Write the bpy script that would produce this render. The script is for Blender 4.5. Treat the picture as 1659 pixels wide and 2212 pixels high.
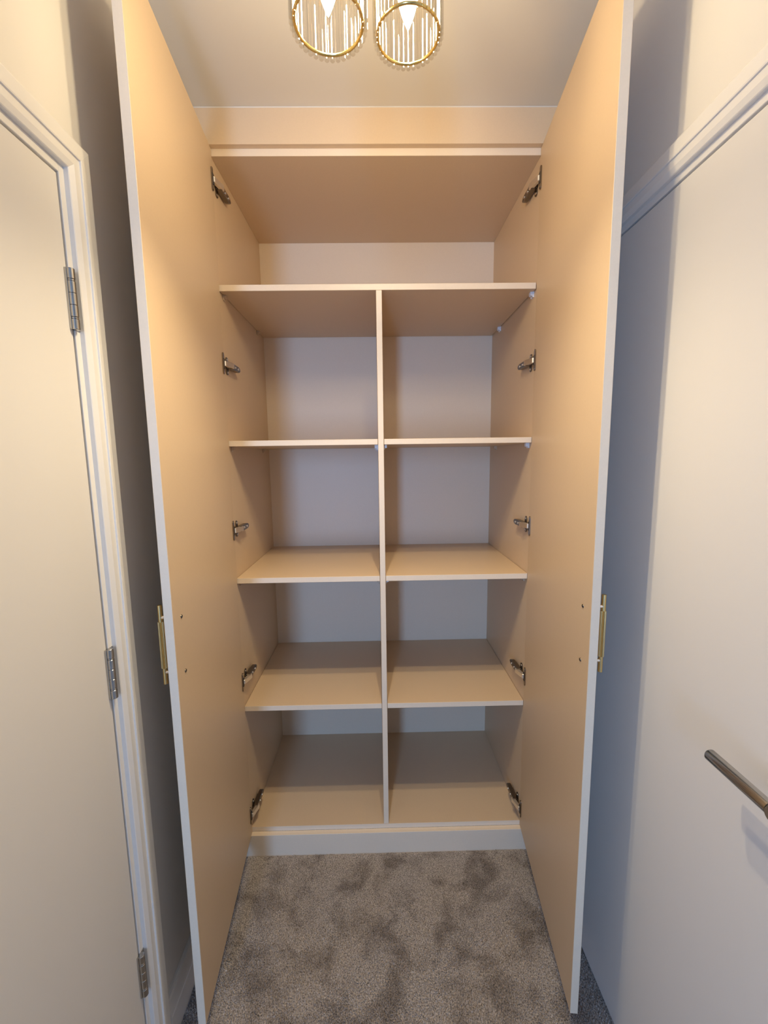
import bpy, bmesh, math, random
import numpy as np
from mathutils import Vector, Matrix

random.seed(4)
for o in list(bpy.data.objects):
    bpy.data.objects.remove(o, do_unlink=True)
sc = bpy.context.scene
C = sc.collection
PI = math.pi
H0 = 1.40                      # camera height above the carpet

# ------------------------------------------------------------------ camera
def cam_axes(yaw, pitch, roll):
    cy, sy, cp, sp = math.cos(yaw), math.sin(yaw), math.cos(pitch), math.sin(pitch)
    f = Vector((sy * cp, cy * cp, -sp)); r = Vector((cy, -sy, 0)); u = r.cross(f)
    cr, sr = math.cos(roll), math.sin(roll)
    return r * cr + u * sr, u * cr - r * sr, f
cam_d = bpy.data.cameras.new('camera'); cam = bpy.data.objects.new('camera', cam_d); C.objects.link(cam)
r_, u_, f_ = cam_axes(.0142, .1301, -.0135)
m = Matrix.Identity(4)
for i in range(3):
    m[i][0], m[i][1], m[i][2] = r_[i], u_[i], -f_[i]
m.translation = (.46771, -1.33949, H0)
cam.matrix_world = m
cam_d.sensor_fit = 'VERTICAL'; cam_d.sensor_height = 36.0; cam_d.sensor_width = 27.0
cam_d.lens = 904.233 / 2212 * 36.0
cam_d.clip_start = .02
sc.camera = cam

# ------------------------------------------------------------------ world, daylight, exposure
w = bpy.data.worlds.new('world'); sc.world = w; w.use_nodes = True
w.node_tree.nodes['Background'].inputs[0].default_value = (.42, .66, 1, 1)
w.node_tree.nodes['Background'].inputs[1].default_value = 1.0
DAY = (.31, .555, 1.0)
ad = bpy.data.lights.new('daylight', 'AREA'); ad.shape = 'RECTANGLE'; ad.size = .30; ad.size_y = 1.55
ad.energy = 52; ad.color = DAY
ao = bpy.data.objects.new('daylight', ad); C.objects.link(ao)
ao.location = (-.06, -3.46, 1.25); ao.rotation_euler = (PI / 2, 0, 0)      # in the window reveal, facing +y
BULB = 182.0
DOWN = 16.0
LAMP = (1.0, .80, .505)
vs = sc.view_settings
vs.view_transform = 'Standard'; vs.look = 'None'; vs.gamma = 1.0; vs.use_curve_mapping = False
vs.exposure = 0.22
cy_ = sc.cycles
cy_.use_denoising = True
cy_.max_bounces = 12; cy_.diffuse_bounces = 6; cy_.glossy_bounces = 4; cy_.transparent_max_bounces = 24
cy_.use_adaptive_sampling = True; cy_.adaptive_threshold = .03
cy_.transmission_bounces = 10
cy_.sample_clamp_indirect = 6.0

# ------------------------------------------------------------------ materials
def mat(name, col, rough=.5, metal=0, spec=.5, noise=None, bump=None, var=0.0, varscale=8, coat=0):
    mt = bpy.data.materials.new(name); mt.use_nodes = True
    nt = mt.node_tree; b = nt.nodes['Principled BSDF']
    b.inputs['Base Color'].default_value = (*col, 1); b.inputs['Roughness'].default_value = rough
    b.inputs['Metallic'].default_value = metal; b.inputs['Specular IOR Level'].default_value = spec
    b.inputs['Coat Weight'].default_value = coat
    tc = nt.nodes.new('ShaderNodeNewGeometry')
    if var:
        n = nt.nodes.new('ShaderNodeTexNoise'); n.inputs['Scale'].default_value = varscale; n.inputs['Detail'].default_value = 4
        nt.links.new(tc.outputs['Position'], n.inputs['Vector'])
        mx = nt.nodes.new('ShaderNodeMix'); mx.data_type = 'RGBA'
        mx.inputs[6].default_value = (*[c * (1 - var) for c in col], 1); mx.inputs[7].default_value = (*[min(1, c * (1 + var)) for c in col], 1)
        nt.links.new(n.outputs['Fac'], mx.inputs[0]); nt.links.new(mx.outputs[2], b.inputs['Base Color'])
    if bump:
        sc_, st, dist = bump
        n = nt.nodes.new('ShaderNodeTexNoise'); n.inputs['Scale'].default_value = sc_; n.inputs['Detail'].default_value = 3
        nt.links.new(tc.outputs['Position'], n.inputs['Vector'])
        bp = nt.nodes.new('ShaderNodeBump'); bp.inputs['Strength'].default_value = st; bp.inputs['Distance'].default_value = dist
        nt.links.new(n.outputs['Fac'], bp.inputs['Height']); nt.links.new(bp.outputs[0], b.inputs['Normal'])
    return mt
BEIGE = (.655, .505, .345)
M = {}
M['board'] = mat('cashmere_board', BEIGE, .42, spec=.45, bump=(900, .12, .0004), var=.035, varscale=260)
M['board_front_lit'] = mat('front_lit_cashmere_board', (.77, .655, .515), .42, spec=.45, bump=(900, .12, .0004), var=.035, varscale=260)  # lighter copy of the board for front-facing parts, frontal light in its colour
M['wall'] = mat('wall_paint', (.745, .725, .69), .6, spec=.3, bump=(420, .10, .0006))
M['ceiling'] = mat('ceiling_paint', (.70, .675, .63), .8, spec=.2, bump=(300, .08, .0006))
M['gloss_white'] = mat('white_satin_paint', (.80, .79, .775), .32, spec=.5, bump=(90, .03, .0006))
M['door_white'] = mat('white_door_paint', (.755, .74, .72), .38, spec=.4, bump=(500, .06, .0004))
M['brass'] = mat('brushed_brass', (.72, .56, .27), .28, metal=1)
M['gold'] = mat('gold_plate', (.90, .68, .25), .18, metal=1)
M['steel'] = mat('satin_steel', (.47, .46, .445), .24, metal=1)
M['nickel'] = mat('nickel_plate', (.20, .17, .14), .28, metal=1)
M['nickel_mid'] = mat('grey_nickel', (.30, .26, .22), .16, metal=1)
M['nickel_satin'] = mat('satin_nickel', (.88, .85, .80), .42, metal=1)
M['nickel_bright'] = mat('polished_nickel', (.80, .76, .70), .16, metal=1)
M['dark_steel'] = mat('dark_steel', (.12, .11, .10), .4, metal=1)
M['plastic_white'] = mat('white_plastic', (.74, .74, .76), .4)
M['plastic_tan'] = mat('tan_plastic', (.56, .43, .30), .4)
M['ceramic'] = mat('bulb_cap_white', (.8, .78, .74), .4)

def carpet_mat():
    mt = bpy.data.materials.new('carpet'); mt.use_nodes = True; nt = mt.node_tree; b = nt.nodes['Principled BSDF']
    b.inputs['Roughness'].default_value = .95; b.inputs['Specular IOR Level'].default_value = .05
    g = nt.nodes.new('ShaderNodeNewGeometry')
    n1 = nt.nodes.new('ShaderNodeTexNoise'); n1.inputs['Scale'].default_value = 300; n1.inputs['Detail'].default_value = 2
    n2 = nt.nodes.new('ShaderNodeTexNoise'); n2.inputs['Scale'].default_value = 9.5; n2.inputs['Distortion'].default_value = .35; n2.inputs['Detail'].default_value = 4; n2.inputs['Roughness'].default_value = .62
    nt.links.new(g.outputs['Position'], n1.inputs['Vector']); nt.links.new(g.outputs['Position'], n2.inputs['Vector'])
    r1 = nt.nodes.new('ShaderNodeValToRGB'); e = r1.color_ramp.elements
    e[0].position = .30; e[0].color = (.155, .140, .131, 1); e[1].position = .72; e[1].color = (.74, .675, .635, 1)
    nt.links.new(n1.outputs['Fac'], r1.inputs[0])
    r2 = nt.nodes.new('ShaderNodeValToRGB'); e = r2.color_ramp.elements
    e[0].position = .36; e[0].color = (.58, .56, .55, 1); e[1].position = .55; e[1].color = (1, 1, 1, 1)
    nt.links.new(n2.outputs['Fac'], r2.inputs[0])
    mx = nt.nodes.new('ShaderNodeMix'); mx.data_type = 'RGBA'; mx.blend_type = 'MULTIPLY'; mx.inputs[0].default_value = 1
    nt.links.new(r1.outputs[0], mx.inputs[6]); nt.links.new(r2.outputs[0], mx.inputs[7])
    nt.links.new(mx.outputs[2], b.inputs['Base Color'])
    return mt
M['carpet'] = carpet_mat()

def crystal_mat(name, glossmin, glossmax, tint):
    mt = bpy.data.materials.new(name); mt.use_nodes = True; nt = mt.node_tree; nt.nodes.clear()
    out = nt.nodes.new('ShaderNodeOutputMaterial'); t = nt.nodes.new('ShaderNodeBsdfTransparent'); t.inputs[0].default_value = (*tint, 1)
    g = nt.nodes.new('ShaderNodeBsdfGlossy'); g.inputs['Roughness'].default_value = .02
    lw = nt.nodes.new('ShaderNodeLayerWeight'); lw.inputs[0].default_value = .45
    mr = nt.nodes.new('ShaderNodeMapRange'); mr.inputs[3].default_value = glossmin; mr.inputs[4].default_value = glossmax
    nt.links.new(lw.outputs['Facing'], mr.inputs[0])
    ge = nt.nodes.new('ShaderNodeNewGeometry'); inv = nt.nodes.new('ShaderNodeMath'); inv.operation = 'SUBTRACT'; inv.inputs[0].default_value = 1
    nt.links.new(ge.outputs['Backfacing'], inv.inputs[1])
    mu = nt.nodes.new('ShaderNodeMath'); mu.operation = 'MULTIPLY'; nt.links.new(mr.outputs[0], mu.inputs[0]); nt.links.new(inv.outputs[0], mu.inputs[1])
    mx = nt.nodes.new('ShaderNodeMixShader'); nt.links.new(mu.outputs[0], mx.inputs[0])
    nt.links.new(t.outputs[0], mx.inputs[1]); nt.links.new(g.outputs[0], mx.inputs[2]); nt.links.new(mx.outputs[0], out.inputs[0])
    return mt
M['crystal'] = crystal_mat('crystal_glass', .03, .45, (.93, .92, .895))
M['pane'] = crystal_mat('window_glass', .03, .5, (.98, .99, 1))
def emit_mat(name, col, s):
    mt = bpy.data.materials.new(name); mt.use_nodes = True; nt = mt.node_tree; nt.nodes.clear()
    out = nt.nodes.new('ShaderNodeOutputMaterial'); e = nt.nodes.new('ShaderNodeEmission')
    e.inputs[0].default_value = (*col, 1); e.inputs[1].default_value = s
    nt.links.new(e.outputs[0], out.inputs[0]); return mt
M['bulb'] = emit_mat('lit_bulb', LAMP, BULB)

# ------------------------------------------------------------------ mesh helpers (world coordinates)
class MB:
    def __init__(s): s.bm = bmesh.new()
    def box(s, x0, x1, y0, y1, z0, z1, bev=0, seg=1, mtx=None):
        b = bmesh.new(); r = bmesh.ops.create_cube(b, size=1)
        for v in b.verts:
            v.co = ((x0 + x1) / 2 + v.co.x * (x1 - x0), (y0 + y1) / 2 + v.co.y * (y1 - y0), (z0 + z1) / 2 + v.co.z * (z1 - z0))
        if bev: bmesh.ops.bevel(b, geom=b.edges[:], offset=bev, segments=seg, affect='EDGES', profile=.5)
        return s.add(b, mtx)
    def add(s, b, mtx=None):
        if mtx is not None: bmesh.ops.transform(b, matrix=mtx, verts=b.verts)
        me = bpy.data.meshes.new('t'); b.to_mesh(me); b.free(); s.bm.from_mesh(me); bpy.data.meshes.remove(me); return s
    def lathe(s, prof, center, axis='z', n=24, mtx=None):
        b = bmesh.new(); rings = []
        for r, h in prof:
            ring = []
            if r < 1e-6: ring = [b.verts.new((0, 0, h))]
            else:
                for k in range(n):
                    a = 2 * PI * k / n; ring.append(b.verts.new((r * math.cos(a), r * math.sin(a), h)))
            rings.append(ring)
        for p, q in zip(rings, rings[1:]):
            for k in range(n):
                k2 = (k + 1) % n
                if len(p) == 1 and len(q) == 1: continue
                if len(p) == 1: b.faces.new((p[0], q[k2], q[k]))
                elif len(q) == 1: b.faces.new((p[k], p[k2], q[0]))
                else: b.faces.new((p[k], p[k2], q[k2], q[k]))
        for ring, flip in ((rings[0], True), (rings[-1], False)):
            if len(ring) > 1: b.faces.new(list(reversed(ring)) if flip else ring)
        R = {'z': Matrix.Identity(4), 'x': Matrix.Rotation(PI / 2, 4, 'Y'), 'y': Matrix.Rotation(-PI / 2, 4, 'X')}[axis]
        T = Matrix.Translation(center) @ R
        if mtx is not None: T = mtx @ T
        return s.add(b, T)
    def torus(s, R, r, center, n=48, k=8):
        b = bmesh.new(); rings = []
        for i in range(n):
            a = 2 * PI * i / n
            rings.append([b.verts.new(((R + r * math.cos(2 * PI * j / k)) * math.cos(a), (R + r * math.cos(2 * PI * j / k)) * math.sin(a), r * math.sin(2 * PI * j / k))) for j in range(k)])
        for i in range(n):
            for j in range(k):
                b.faces.new((rings[i][j], rings[(i + 1) % n][j], rings[(i + 1) % n][(j + 1) % k], rings[i][(j + 1) % k]))
        return s.add(b, Matrix.Translation(center))
    def prism(s, pts, a, b_, axis, bev=0, mtx=None):
        """polygon pts swept from a to b_ along axis ('x': pts=(y,z), 'y': pts=(x,z), 'z': pts=(x,y))"""
        b = bmesh.new()
        def P(p, t): return {'x': (t, p[0], p[1]), 'y': (p[0], t, p[1]), 'z': (p[0], p[1], t)}[axis]
        A = [b.verts.new(P(p, a)) for p in pts]; B = [b.verts.new(P(p, b_)) for p in pts]
        n = len(pts)
        for i in range(n): b.faces.new((A[i], A[(i + 1) % n], B[(i + 1) % n], B[i]))
        b.faces.new(list(reversed(A))); b.faces.new(B)
        bmesh.ops.recalc_face_normals(b, faces=b.faces)
        if bev: bmesh.ops.bevel(b, geom=b.edges[:], offset=bev, segments=1, affect='EDGES')
        return s.add(b, mtx)

def wloc(o):
    v = Vector(o.location)
    while o.parent: o = o.parent; v += Vector(o.location)
    return v
def obj(name, mb, material, parent=None, smooth=None, origin=None):
    bm = mb.bm
    bmesh.ops.recalc_face_normals(bm, faces=bm.faces)
    co = [v.co.copy() for v in bm.verts]
    lo = Vector([min(c[i] for c in co) for i in range(3)]); hi = Vector([max(c[i] for c in co) for i in range(3)])
    org = Vector(origin) if origin is not None else Vector(((lo.x + hi.x) / 2, (lo.y + hi.y) / 2, lo.z))
    for v in bm.verts: v.co -= org
    me = bpy.data.meshes.new(name); bm.to_mesh(me); bm.free()
    me.materials.append(material)
    if smooth is not None:
        for p in me.polygons: p.use_smooth = True
        me.set_sharp_from_angle(angle=math.radians(smooth))
    o = bpy.data.objects.new(name, me); C.objects.link(o)
    if parent is not None:
        o.parent = parent; o.location = org - wloc(parent)
    else: o.location = org
    return o
def empty(name, loc):
    o = bpy.data.objects.new(name, None); C.objects.link(o); o.location = loc; o.empty_display_size = .05; return o
def tag(o, label, cat=None, kind=None, group=None):
    o['label'] = label
    if cat: o['category'] = cat
    if kind: o['kind'] = kind
    if group: o['group'] = group
    return o
def dup(o, parent, loc):
    c = o.copy(); C.objects.link(c); c.parent = parent; c.location = loc; return c
def dup_tree(o, parent, loc):
    c = dup(o, parent, loc)
    for ch in list(o.children): dup(ch, c, ch.location)
    return c

# ------------------------------------------------------------------ dimensions
W, D = .96, .4976
XL, XR = -.060, 1.0285            # wall planes
ZC = 2.3825                       # ceiling
YM, YB = -1.90, -3.40            # mouth of the passage and far wall of the room behind the camera
RX0, RX1 = -1.4, 2.4            # that room's side walls
T = .018

# ------------------------------------------------------------------ room shell
tag(obj('floor', MB().box(RX0 - .1, RX1 + .1, YB - .1, D + .06, -.06, 0), M['carpet']), 'grey-brown carpeted floor of the passage in front of the cupboard', 'floor', 'structure')
tag(obj('ceiling', MB().box(RX0 - .1, RX1 + .1, YB - .1, D + .06, ZC, ZC + .06), M['ceiling']), 'plain off-white ceiling above the cupboard', 'ceiling', 'structure')
LD = dict(y0=-1.325, y1=-.5635, zt=H0 + .4795)         # left door leaf
RD = dict(y0=-.945, y1=-.183, zt=H0 + .4905)           # right door leaf
def wall_with_opening(name, x0, x1, y0, y1, zt, label):
    mb = MB()
    mb.box(x0, x1, YM, y0, 0, ZC); mb.box(x0, x1, y1, D + .06, 0, ZC); mb.box(x0, x1, y0, y1, zt, ZC)
    return tag(obj(name, mb, M['wall']), label, 'wall', 'structure')
wall_with_opening('wall_left', XL - .1, XL, LD['y0'] - .029, LD['y1'] + .029, LD['zt'] + .029, 'cream painted wall to the left of the cupboard')
wall_with_opening('wall_right', XR, XR + .1, RD['y0'] - .029, RD['y1'] + .029, RD['zt'] + .029, 'cream painted wall to the right of the cupboard')
WX0, WX1, WZ0, WZ1 = -.21, .09, .47, 2.03
mb = MB(); mb.box(RX0, WX0, YB - .1, YB, 0, ZC); mb.box(WX1, RX1, YB - .1, YB, 0, ZC); mb.box(WX0, WX1, YB - .1, YB, 0, WZ0); mb.box(WX0, WX1, YB - .1, YB, WZ1, ZC)
tag(obj('wall_back', mb, M['wall']), 'cream far wall of the room behind the viewer', 'wall', 'structure')
tag(obj('wall_rear_left', MB().box(RX0, XL - .1, YM, YM + .1, 0, ZC), M['wall']), 'cream wall left of the passage mouth behind the viewer', 'wall', 'structure')
tag(obj('wall_rear_right', MB().box(XR + .1, RX1, YM, YM + .1, 0, ZC), M['wall']), 'cream wall right of the passage mouth behind the viewer', 'wall', 'structure')
tag(obj('wall_room_left', MB().box(RX0 - .1, RX0, YB - .1, YM + .1, 0, ZC), M['wall']), 'cream left side wall of the room behind the viewer', 'wall', 'structure')
tag(obj('wall_room_right', MB().box(RX1, RX1 + .1, YB - .1, YM + .1, 0, ZC), M['wall']), 'cream right side wall of the room behind the viewer', 'wall', 'structure')
tag(obj('wall_front', MB().box(XL, XR, D + .02, D + .06, 0, ZC), M['wall']), 'masonry wall behind the built-in cupboard', 'wall', 'structure')
mb = MB(); fx = .018
for a in ((WX0, WX0 + fx, WZ0, WZ1), (WX1 - fx, WX1, WZ0, WZ1), (WX0 + fx, WX1 - fx, WZ0, WZ0 + fx), (WX0 + fx, WX1 - fx, WZ1 - fx, WZ1)):
    mb.box(a[0], a[1], YB - .04, YB - .005, a[2], a[3], .001)
win = tag(obj('window_1', mb, M['gloss_white']), 'narrow tall white window in the far wall behind the viewer', 'window', 'structure')
obj('pane', MB().box(WX0 + fx, WX1 - fx, YB - .026, YB - .022, WZ0 + fx, WZ1 - fx), M['pane'], win)

# left / right doors, linings and architraves -------------------------------------------------
def arch_profile(sgn, xw):
    """(across, x) outline of the architrave; across=0 at the opening edge"""
    p = [(0, -.002), (0, .0085), (.0012, .0098), (.0105, .0132), (.0235, .0138), (.0240, .0165), (.0262, .0172), (.050, .0150), (.0545, .0120), (.055, .010), (.055, -.002)]
    return [(s, xw + sgn * t) for s, t in p]
def architrave(name, sgn, xw, y0, y1, zt, label):
    """y0,y1,zt: inner edges of the architrave; three mitred lengths"""
    t = empty(name, (xw, (y0 + y1) / 2, 0))
    tag(t, label, 'architrave', 'structure')
    prof = arch_profile(sgn, xw)
    def sweep(nm, path):        # path: two lists of points built per profile point
        b = bmesh.new(); A, B = path
        a = [b.verts.new(p) for p in A]; c = [b.verts.new(p) for p in B]; n = len(a)
        for i in range(n): b.faces.new((a[i], a[(i + 1) % n], c[(i + 1) % n], c[i]))
        b.faces.new(a); b.faces.new(list(reversed(c)))
        return obj(nm, MB().add(b), M['gloss_white'], t)
    sweep('architrave_jamb', ([(x, y1 + s, 0) for s, x in prof], [(x, y1 + s, zt + s) for s, x in prof]))
    sweep('architrave_jamb', ([(x, y0 - s, 0) for s, x in prof], [(x, y0 - s, zt + s) for s, x in prof]))
    sweep('architrave_head', ([(x, y0 - s, zt + s) for s, x in prof], [(x, y1 + s, zt + s) for s, x in prof]))
    return t
def lining(name, sgn, xw, y0, y1, zt, label):
    t = empty(name, (xw, (y0 + y1) / 2, 0)); tag(t, label, 'door frame', 'structure')
    xa, xb = sorted((xw + sgn * .0006, xw - sgn * .1))
    xs, xe = sorted((xw - sgn * .040, xw - sgn * .1))
    g = .003
    obj('frame_jamb', MB().box(xa, xb, y1 + g, y1 + .029, 0, zt + .029, .0008), M['gloss_white'], t)
    obj('frame_jamb', MB().box(xa, xb, y0 - .029, y0 - g, 0, zt + .029, .0008), M['gloss_white'], t)
    obj('frame_head', MB().box(xa, xb, y0 - g, y1 + g, zt + g, zt + .029, .0008), M['gloss_white'], t)
    for a in ((y1 - .010, y1 + g, 0, zt + g), (y0 - g, y0 + .010, 0, zt + g), (y0 + .010, y1 - .010, zt - .010, zt + g)):
        obj('door_stop', MB().box(xs, xe, a[0], a[1], a[2], a[3]), M['gloss_white'], t)
    return t
lining('trim_1', 1, XL, LD['y0'], LD['y1'], LD['zt'], 'white door frame around the left door with steel hinges')
lining('trim_2', -1, XR, RD['y0'], RD['y1'], RD['zt'], 'white door frame around the right door with the lever handle')
architrave('trim_3', 1, XL, LD['y0'] - .0145, LD['y1'] + .0145, LD['zt'] + .0175, 'white moulded architrave around the left door')
architrave('trim_4', -1, XR, RD['y0'] - .0145, RD['y1'] + .0145, RD['zt'] + .0165, 'white moulded architrave around the right door')

door1 = tag(obj('door_1', MB().box(XL - .0365, XL - .0015, LD['y0'], LD['y1'], .006, LD['zt'], .0012), M['door_white']),
            'flush white door on the left with three steel butt hinges', 'door', 'structure')
door2 = tag(obj('door_2', MB().box(XR + .0015, XR + .0365, RD['y0'], RD['y1'], .006, RD['zt'], .0012), M['door_white']),
            'flush white door on the right with a steel lever handle', 'door', 'structure')
# butt hinges of the left door
kx, ky, kr, hl = XL + .0045, LD['y1'] + .0005, .0066, .101
proto = None
for zc in (H0 + .2785, H0 - .411, H0 - 1.103):
    if proto is None:
        hp = MB(); hp.box(XL - .0016, XL + .0022, ky - .0075, ky + .014, zc - hl / 2, zc + hl / 2, .0005)
        proto = obj('butt_hinge', hp, M['steel'], door1); proto['label'] = 'satin steel butt hinge'
        seg = [0, .0165, .0175, .0185, .0195, .0210]
        edges = [-.0505, -.0325, -.0305, -.0115, -.0105, .0115, .0125, .0305, .0325, .0505]
        cuts = [(-.0505, -.0330, kr), (-.0328, -.0296, kr * .93), (-.0294, -.0100, kr), (-.0098, .0098, kr), (.0100, .0294, kr), (.0296, .0328, kr * .93), (.0330, .0505, kr)]
        for a, b, r in cuts:
            obj('hinge_knuckle', MB().lathe([(r * .9, a), (r, a + .0006), (r, b - .0006), (r * .9, b)], (kx, ky, zc), 'z', 20), M['steel'], proto, smooth=40)
        z0 = zc
    else:
        dup_tree(proto, door1, proto.location + Vector((0, 0, zc - z0)))
# lever handle of the right door
lx, ly0, ly1, lz, lr = XR + .0015 - .051, -.748, -.8515, H0 - .4665, .0092
b_ = MB().lathe([(lr * .80, 0), (lr, .0022), (lr, ly0 - ly1 - .0004)], (0, 0, 0), 'z', 32)
bm_ = b_.bm; bmesh.ops.transform(bm_, matrix=Matrix.Translation((lx, ly0, lz)) @ Matrix.Rotation(PI / 2, 4, 'X'), verts=bm_.verts)
lever = obj('lever_handle', b_, M['steel'], door2, smooth=40); lever['label'] = 'satin steel lever handle'
nk = MB().lathe([(lr, 0), (lr, .062)], (lx - lr, ly1 - lr, lz), 'x', 32)
nk.box(lx - lr * .9, lx + lr, ly1 - lr, ly1 + .0002, lz - lr * .9, lz + lr * .9, .002)
obj('handle_neck', nk, M['steel'], lever, smooth=40)
obj('handle_rose', MB().lathe([(.012, -.0088), (.0235, -.0085), (.026, -.006), (.026, 0)], (XR + .0015, ly1 - lr, lz), 'x', 40), M['steel'], lever, smooth=40)

# skirtings --------------------------------------------------------------------------------
def skirt(name, sgn, xw, ya, yb, label):
    p = [(xw - sgn * .002, 0), (xw + sgn * .0155, 0), (xw + sgn * .0155, .070), (xw + sgn * .0138, .0735), (xw + sgn * .0128, .080), (xw + sgn * .0105, .112), (xw + sgn * .0085, .1195), (xw + sgn * .005, .122), (xw - sgn * .002, .122)]
    return tag(obj(name, MB().prism(p, ya, yb, 'y'), M['gloss_white']), label, 'skirting', 'structure')
skirt('baseboard_left', 1, XL, LD['y1'] + .0145 + .055, -T - .001, 'white moulded skirting between the left door and the cupboard')
skirt('baseboard_right', -1, XR, RD['y1'] + .0145 + .055, -T - .001, 'white moulded skirting between the right door and the cupboard')
skirt('baseboard_rear_left', 1, XL, YM, LD['y0'] - .0145 - .055, 'white skirting on the left wall behind the viewer')
skirt('baseboard_rear_right', -1, XR, YM, RD['y0'] - .0145 - .055, 'white skirting on the right wall behind the viewer')

# ------------------------------------------------------------------ built-in cupboard
wd = empty('wardrobe', (W / 2, D / 2, 0))
tag(wd, 'tall built-in beige double wardrobe with open doors and empty shelves', 'wardrobe')
BV = .0007
zb0, zb1 = .083, .101           # bottom panel
zt0, zt1 = 2.268, 2.2935        # top panel
bd = M['board']
obj('side_panel', MB().box(-T, 0, 0, D + .004, 0, zt1, BV), bd, wd)
obj('side_panel', MB().box(W, W + T, 0, D + .004, 0, zt1, BV), bd, wd)
obj('back_panel', MB().box(0, W, D, D + .006, zb0, zt1), M['board_front_lit'], wd)
obj('top_panel', MB().box(0, W, 0, D, zt0, zt1, BV), bd, wd)
obj('bottom_panel', MB().box(0, W, 0, D, zb0, zb1, BV), bd, wd)
obj('plinth', MB().box(XL + .0005, XR - .0005, -T, -.0001, 0, zb0 + .0006, BV), M['board_front_lit'], wd)
fas = obj('fascia', MB().box(XL + .0005, XR - .0005, -T, -.0001, H0 + .8876, ZC - .0005, BV), bd, wd)
obj('caulk_bead', MB().prism([(-T - .0022, ZC - .0003), (-T - .0002, ZC - .0003), (-T - .0002, ZC - .0022)], XL + .001, XR - .001, 'x'), M['ceiling'], fas)
obj('filler_strip', MB().box(XL + .0005, -T - .0004, .002, .020, .0, zt1, BV), bd, wd)
obj('filler_strip', MB().box(W + T + .0004, XR - .0005, .002, .020, .0, zt1, BV), bd, wd)
# shelf levels
s1, s2, s3, s4 = (1.9010, 1.9192), (1.4398, 1.4574), (.9943, 1.0124), (.5432, .5614)
XD0, XD1 = .4712, .4890         # centre divider
obj('divider', MB().box(XD0, XD1, .0005, D - .0005, zb1, s1[0] - .0004, BV), bd, wd)
def paint_front_light(o):
    """paler colour on front-facing faces, standing in for frontal light"""
    o.data.materials.append(M['board_front_lit'])
    for p in o.data.polygons:
        if p.normal.y < -.9: p.material_index = 1
for o_ in wd.children:
    if o_.name.split('.')[0] in ('side_panel', 'top_panel', 'bottom_panel', 'divider'): paint_front_light(o_)
pegs_proto = {}
def peg(parent, x, y, z, sgn, m):
    """small shelf support block under the shelf, pressed against a side panel"""
    key = (sgn, m)
    if key not in pegs_proto:
        mb = MB(); mb.box(0, sgn * .0105, -.0055, .0055, -.0105, 0, .0008)
        mb.box(0, sgn * .0040, -.0075, .0075, -.0150, 0, .0012)
        o = obj('shelf_peg', mb, M[m], parent, origin=(0, 0, 0)); o.location = Vector((x, y, z)) - wloc(parent); pegs_proto[key] = o
    else:
        dup(pegs_proto[key], parent, Vector((x, y, z)) - wloc(parent))
def shelf(x0, x1, z, gaps, pegs):
    o = obj('shelf', MB().box(x0 + gaps[0], x1 - gaps[1], .0012, D - .0008, z[0], z[1], BV), bd, wd)
    paint_front_light(o)
    for (side, y, m) in pegs:
        peg(o, x0 if side < 0 else x1, y, z[0] - .0002, -side, m)
    return o
WH, TN = 'plastic_white', 'plastic_tan'
shelf(0, W, s1, (.0008, .0026), ((1, .030, WH), (1, .380, WH), (-1, .035, TN), (-1, .40, TN)))
shelf(0, XD0, s2, (.0010, .0010), ((-1, .030, TN), (-1, .40, TN), (1, .030, WH), (1, .40, WH)))
shelf(XD1, W, s2, (.0010, .0010), ((-1, .030, WH), (-1, .40, WH), (1, .030, WH), (1, .40, TN)))
shelf(0, XD0, s3, (.0010, .0010), ((-1, .035, TN), (-1, .40, TN), (1, .035, TN), (1, .40, TN)))
shelf(XD1, W, s3, (.0010, .0010), ((-1, .030, WH), (-1, .40, TN), (1, .035, TN), (1, .40, TN)))
shelf(0, XD0, s4, (.0010, .0010), ((-1, .035, TN), (-1, .40, TN), (1, .035, TN), (1, .40, TN)))
shelf(XD1, W, s4, (.0010, .0010), ((-1, .035, TN), (-1, .40, TN), (1, .035, TN), (1, .40, TN)))

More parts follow.
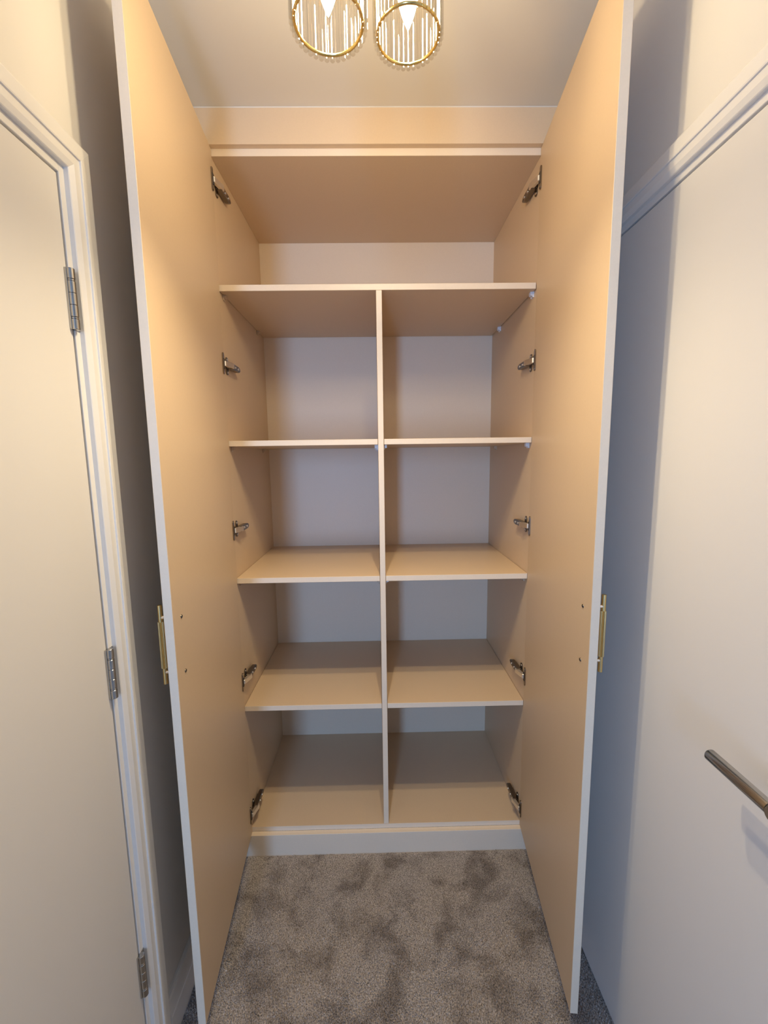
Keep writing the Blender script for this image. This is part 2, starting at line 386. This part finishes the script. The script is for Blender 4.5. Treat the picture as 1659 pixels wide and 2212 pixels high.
# doors: local frame origin at the hinge end of the inner face, +l along the door towards the viewer, +n out of the outer face
def cupboard_door(sgn, hx, hy, fx_, fy_, label, hz):
    """sgn=-1 left, +1 right. inner face runs from (hx,hy) to (fx_,fy_)"""
    L = math.hypot(fx_ - hx, fy_ - hy)
    dl = Vector(((fx_ - hx) / L, (fy_ - hy) / L, 0)); dn = Vector((-dl.y, dl.x, 0))
    if dn.x * sgn < 0: dn = -dn
    mtx = Matrix.Identity(4)
    for i in range(3): mtx[i][0], mtx[i][1], mtx[i][2] = dl[i], dn[i], (0, 0, 1)[i]
    mtx.translation = (hx, hy, 0)
    d = obj('door', MB().box(0, L, 0, T, .0855, H0 + .8855, BV, mtx=mtx), bd, wd)
    d['label'] = label
    paint_front_light(d)
    # bar handle on the outer face: bar with knurled grip on two posts
    lh = L - .043
    z1, z0 = hz
    zm = (z0 + z1) / 2; ln = z1 - z0
    nb = T + .0245; rb = .0049
    h = MB()
    h.lathe([(rb * .88, z0), (rb, z0 + .0006), (rb, z1 - .0006), (rb * .88, z1)], (lh, nb, 0), 'z', 24, mtx=mtx)
    hd = obj('bar_handle', h, M['brass'], d, smooth=40); hd['label'] = 'brushed brass bar handle with fluted grip'
    # fluted grip and posts are joined geometry of their own
    k = 22; g = MB(); prof = []
    b = bmesh.new(); za, zb = zm - ln * .295, zm + ln * .295
    A, B = [], []
    for i in range(2 * k):
        r = .0062 if i % 2 else .0055; a = PI * i / k
        A.append(b.verts.new((lh + r * math.cos(a), nb + r * math.sin(a), za))); B.append(b.verts.new((lh + r * math.cos(a), nb + r * math.sin(a), zb)))
    n = len(A)
    for i in range(n): b.faces.new((A[i], A[(i + 1) % n], B[(i + 1) % n], B[i]))
    b.faces.new(list(reversed(A))); b.faces.new(B)
    obj('handle_grip', g.add(b, mtx), M['brass'], d)
    for zp in (zm - .0615, zm + .0615):
        pm = MB(); bb = MB().lathe([(.0058, 0), (.0046, .003), (.0042, .008), (.0042, nb - T)], (0, 0, 0), 'z', 20).bm
        bmesh.ops.transform(bb, matrix=mtx @ Matrix.Translation((lh, T, zp)) @ Matrix.Rotation(-PI / 2, 4, 'X'), verts=bb.verts)
        pm.bm = bb; obj('handle_post', pm, M['nickel_bright'], d, smooth=40)
        sm = MB(); bb = MB().lathe([(.0012, -.0022), (.0030, -.0019), (.0039, -.0008), (.0041, .0)], (0, 0, 0), 'z', 16).bm
        bmesh.ops.transform(bb, matrix=mtx @ Matrix.Translation((lh, 0, zp)) @ Matrix.Rotation(-PI / 2, 4, 'X'), verts=bb.verts)
        sm.bm = bb; obj('screw', sm, M['nickel'], d, smooth=40)
    return d, mtx
ldoor, lmtx = cupboard_door(-1, .0030, -.0025, .0470, -.5165, 'left wardrobe door standing open', (H0 - .3045, H0 - .4820))
rdoor, rmtx = cupboard_door(1, .9580, -.0025, .9046, -.5155, 'right wardrobe door standing open', (H0 - .2990, H0 - .4750))

# concealed hinges ----------------------------------------------------------------------------
def concealed_hinge(sgn, x0, zc, dmtx):
    """sgn=+1 on the left panel (arm points into +x), -1 on the right panel"""
    X = lambda v: x0 + sgn * v
    def bx(mb, xa, xb, ya, yb, za, zb, bev=0):
        a, b = sorted((X(xa), X(xb))); mb.box(a, b, ya, yb, zc + za, zc + zb, bev)
    # arm with a rounded tail, tapering away from the door
    pts = [(.020, -.0095), (.084, -.0095), (.094, -.0078), (.101, -.0036), (.102, 0), (.101, .0036), (.094, .0078), (.084, .0095), (.020, .0095)]
    a, b = sorted((X(.0055), X(.0195)))
    arm = obj('cabinet_hinge', MB().prism([(y, zc + z) for y, z in pts], a, b, 'x', bev=.0012), M['nickel'], wd)
    arm['label'] = 'nickel concealed hinge'
    # winged mounting plate
    wing = [(.024, -.011)]
    pl = MB()
    w_ = [(.018 + .0095 * (1 - math.cos(t)), .0175 + .0095 * math.sin(t)) for t in np.linspace(0, PI, 9)]
    out = [(y, zc + z) for y, z in w_] + [(y, zc - z) for y, z in reversed(w_)]
    a, b = sorted((X(.0002), X(.0030))); pl.prism(out, a, b, 'x', bev=.0006)
    bx(pl, .0026, .0066, .016, .075, -.0075, .0075, .0008)
    obj('mounting_plate', pl, M['nickel'], arm)
    for z in (-.0185, .0185):
        obj('screw', MB().lathe([(.0042, 0), (.0040, .0014), (.0015, .0020)] if sgn > 0 else [(.0015, -.0020), (.0040, -.0014), (.0042, 0)], (X(.0030), .0275, zc + z), 'x', 14), M['nickel_bright'], arm, smooth=40)
    for y in (.052, .079):
        obj('adjusting_screw', MB().lathe([(.0040, 0), (.0036, .0022), (.0012, .0026)] if sgn > 0 else [(.0012, -.0026), (.0036, -.0022), (.0040, 0)], (X(.0195), y, zc), 'x', 14), M['nickel_bright'], arm, smooth=40)
    # bright link from the cup to the arm
    lk = MB(); p = [(-.016, .0085), (-.013, .0130), (.026, .0245), (.031, .0235), (.031, .0120), (-.006, .0050), (-.016, .0045)]
    lk.prism([(X(x), y) for y, x in p], zc - .0076, zc + .0076, 'z', bev=.0008)
    obj('link', lk, M['nickel_satin'], arm)
    # cup flange on the door's inner face (door frame: l along the door, n outwards)
    cp = MB(); t_ = np.linspace(0, PI, 9)
    o_ = [(.0060 + .0065 * (1 - math.cos(t)), .0255 + .0065 * math.sin(t)) for t in t_]
    out = [(l, z) for l, z in o_] + [(l, -z) for l, z in reversed(o_)]
    b = MB().prism([(l, zc + z) for l, z in out], -.0036, 0, 'y', bev=.0006).bm
    bmesh.ops.transform(b, matrix=dmtx, verts=b.verts); cp.bm = b
    obj('cup_flange', cp, M['nickel_mid'], arm)
    cu = MB(); b = MB().prism([(l, zc + z) for l, z in ((.004, -.013), (.018, -.015), (.018, .015), (.004, .013))], -.0058, -.0018, 'y', bev=.0012).bm
    bmesh.ops.transform(b, matrix=dmtx, verts=b.verts); cu.bm = b
    obj('hinge_cup', cu, M['dark_steel'], arm)
    return arm
HZ = [.800, .289, -.2265, -.742, -1.240]
for sgn, x0, dm in ((1, 0.0, lmtx), (-1, W, rmtx)):
    first = None
    for k, z in enumerate(HZ):
        if first is None: first = concealed_hinge(sgn, x0, H0 + z, dm)
        else: dup_tree(first, wd, first.location + Vector((0, 0, z - HZ[0])))

# ------------------------------------------------------------------ pendant light with crystal shades
ZP = ZC
pend = empty('pendant_light', (.46, -.58, ZC))
tag(pend, 'lit gold ceiling light with two crystal-rod cylinder shades', 'ceiling light')
obj('canopy', MB().lathe([(.115, -.022), (.118, -.018), (.118, 0)], (.467, -.575, ZC - .0003), 'z', 48), M['gold'], pend, smooth=40)
RR = .0555
rod_proto = None
for k, (cx, cyy, zb) in enumerate(((.5305, -.5365, H0 + .700), (.4040, -.6130, H0 + .650))):
    LEN = .165
    mb = MB().torus(RR - .0038, .0025, (cx, cyy, zb + .004)); obj('shade_ring', mb, M['gold'], pend, smooth=60)
    mb = MB().torus(RR - .0038, .0025, (cx, cyy, zb + LEN - .006)); obj('shade_ring', mb, M['gold'], pend, smooth=60)
    obj('top_cap', MB().lathe([(.0500, 0), (.0505, .0012), (.0500, .0030)], (cx, cyy, zb + LEN - .004), 'z', 48), M['gold'], pend, smooth=40)
    obj('drop_rod', MB().lathe([(.0045, 0), (.0045, ZC - .021 - (zb + LEN - .002))], (cx, cyy, zb + LEN - .002), 'z', 14), M['gold'], pend, smooth=40)
    obj('bulb_holder', MB().lathe([(.0128, .107), (.0135, .109), (.0135, LEN - .004)], (cx, cyy, zb), 'z', 24), M['ceramic'], pend, smooth=40)
    bp_ = [(0, .0115), (.0022, .0150), (.0060, .0235), (.0105, .0350), (.0145, .0480), (.0168, .0600), (.0172, .0700), (.0160, .0830), (.0135, .0950), (.0120, .1075)]
    obj('bulb', MB().lathe(bp_, (cx, cyy, zb), 'z', 24), M['bulb'], pend, smooth=60)
    sd = bpy.data.lights.new('added_down_spot', 'SPOT'); sd.energy = DOWN; sd.color = LAMP; sd.spot_size = math.radians(125); sd.spot_blend = .85; sd.shadow_soft_size = .012  # extra spot added at the bulb tip to brighten the lower half
    so = bpy.data.objects.new('added_down_spot', sd); C.objects.link(so); so.parent = pend; so.location = Vector((cx, cyy, zb + .006)) - wloc(pend)
    NR = 38
    for i in range(NR):
        a = 2 * PI * (i + .5 * k) / NR
        p = Vector((cx + RR * math.cos(a), cyy + RR * math.sin(a), zb - .0022))
        if rod_proto is None:
            r = .0041
            rod_proto = obj('crystal_rod', MB().lathe([(r * .75, 0), (r, .0012), (r, LEN - .0012), (r * .75, LEN)], p, 'z', 14), M['crystal'], pend)
            pz = p
        else:
            dup(rod_proto, pend, rod_proto.location + (p - pz)).rotation_euler[2] = random.uniform(0, PI / 7)

# ------------------------------------------------------------------ carpet pile
def pile():
    rng = np.random.default_rng(7)
    x0, x1, y0, y1 = XL + .017, XR - .001, -1.0, -T - .002
    step = .0037
    gx, gy = np.meshgrid(np.arange(x0, x1, step), np.arange(y0, y1, step))
    P = np.stack([gx.ravel(), gy.ravel()], 1); P += rng.uniform(-.0017, .0017, P.shape)
    n = len(P)
    h = rng.uniform(.0045, .0085, n); r = rng.uniform(.0013, .0022, n)
    # footprints and strokes: the pile leans with a slowly turning direction
    ang = 2.2 * np.sin(P[:, 0] * 9 + 1.3 * np.sin(P[:, 1] * 7)) + 1.8 * np.cos(P[:, 1] * 11 + 2 * np.sin(P[:, 0] * 6)) + rng.normal(0, .7, n)
    ln = rng.uniform(.0008, .0032, n)
    tip = np.stack([P[:, 0] + ln * np.cos(ang), P[:, 1] + ln * np.sin(ang), h], 1)
    V = np.empty((n, 4, 3)); rot = rng.uniform(0, 2 * PI, n)
    for j in range(3):
        a = rot + j * 2 * PI / 3
        V[:, j, 0] = P[:, 0] + r * np.cos(a); V[:, j, 1] = P[:, 1] + r * np.sin(a); V[:, j, 2] = .0004
    V[:, 3] = tip
    V[:, :, 0] = np.clip(V[:, :, 0], x0, x1); V[:, :, 1] = np.clip(V[:, :, 1], y0, y1)
    base = np.arange(n)[:, None] * 4
    F = np.concatenate([base + np.array([[0, 1, 3]]), base + np.array([[1, 2, 3]]), base + np.array([[2, 0, 3]])])
    me = bpy.data.meshes.new('carpet_pile')
    me.vertices.add(n * 4); me.vertices.foreach_set('co', V.ravel())
    me.loops.add(len(F) * 3); me.loops.foreach_set('vertex_index', F.ravel().astype(np.int32))
    me.polygons.add(len(F)); me.polygons.foreach_set('loop_start', np.arange(0, len(F) * 3, 3, dtype=np.int32)); me.polygons.foreach_set('loop_total', np.full(len(F), 3, np.int32))
    me.update(); me.validate()
    me.materials.append(M['carpet'])
    o = bpy.data.objects.new('carpet_pile', me); C.objects.link(o)
    tag(o, 'short grey-brown mottled carpet pile with footprints', 'carpet', 'stuff')
pile()
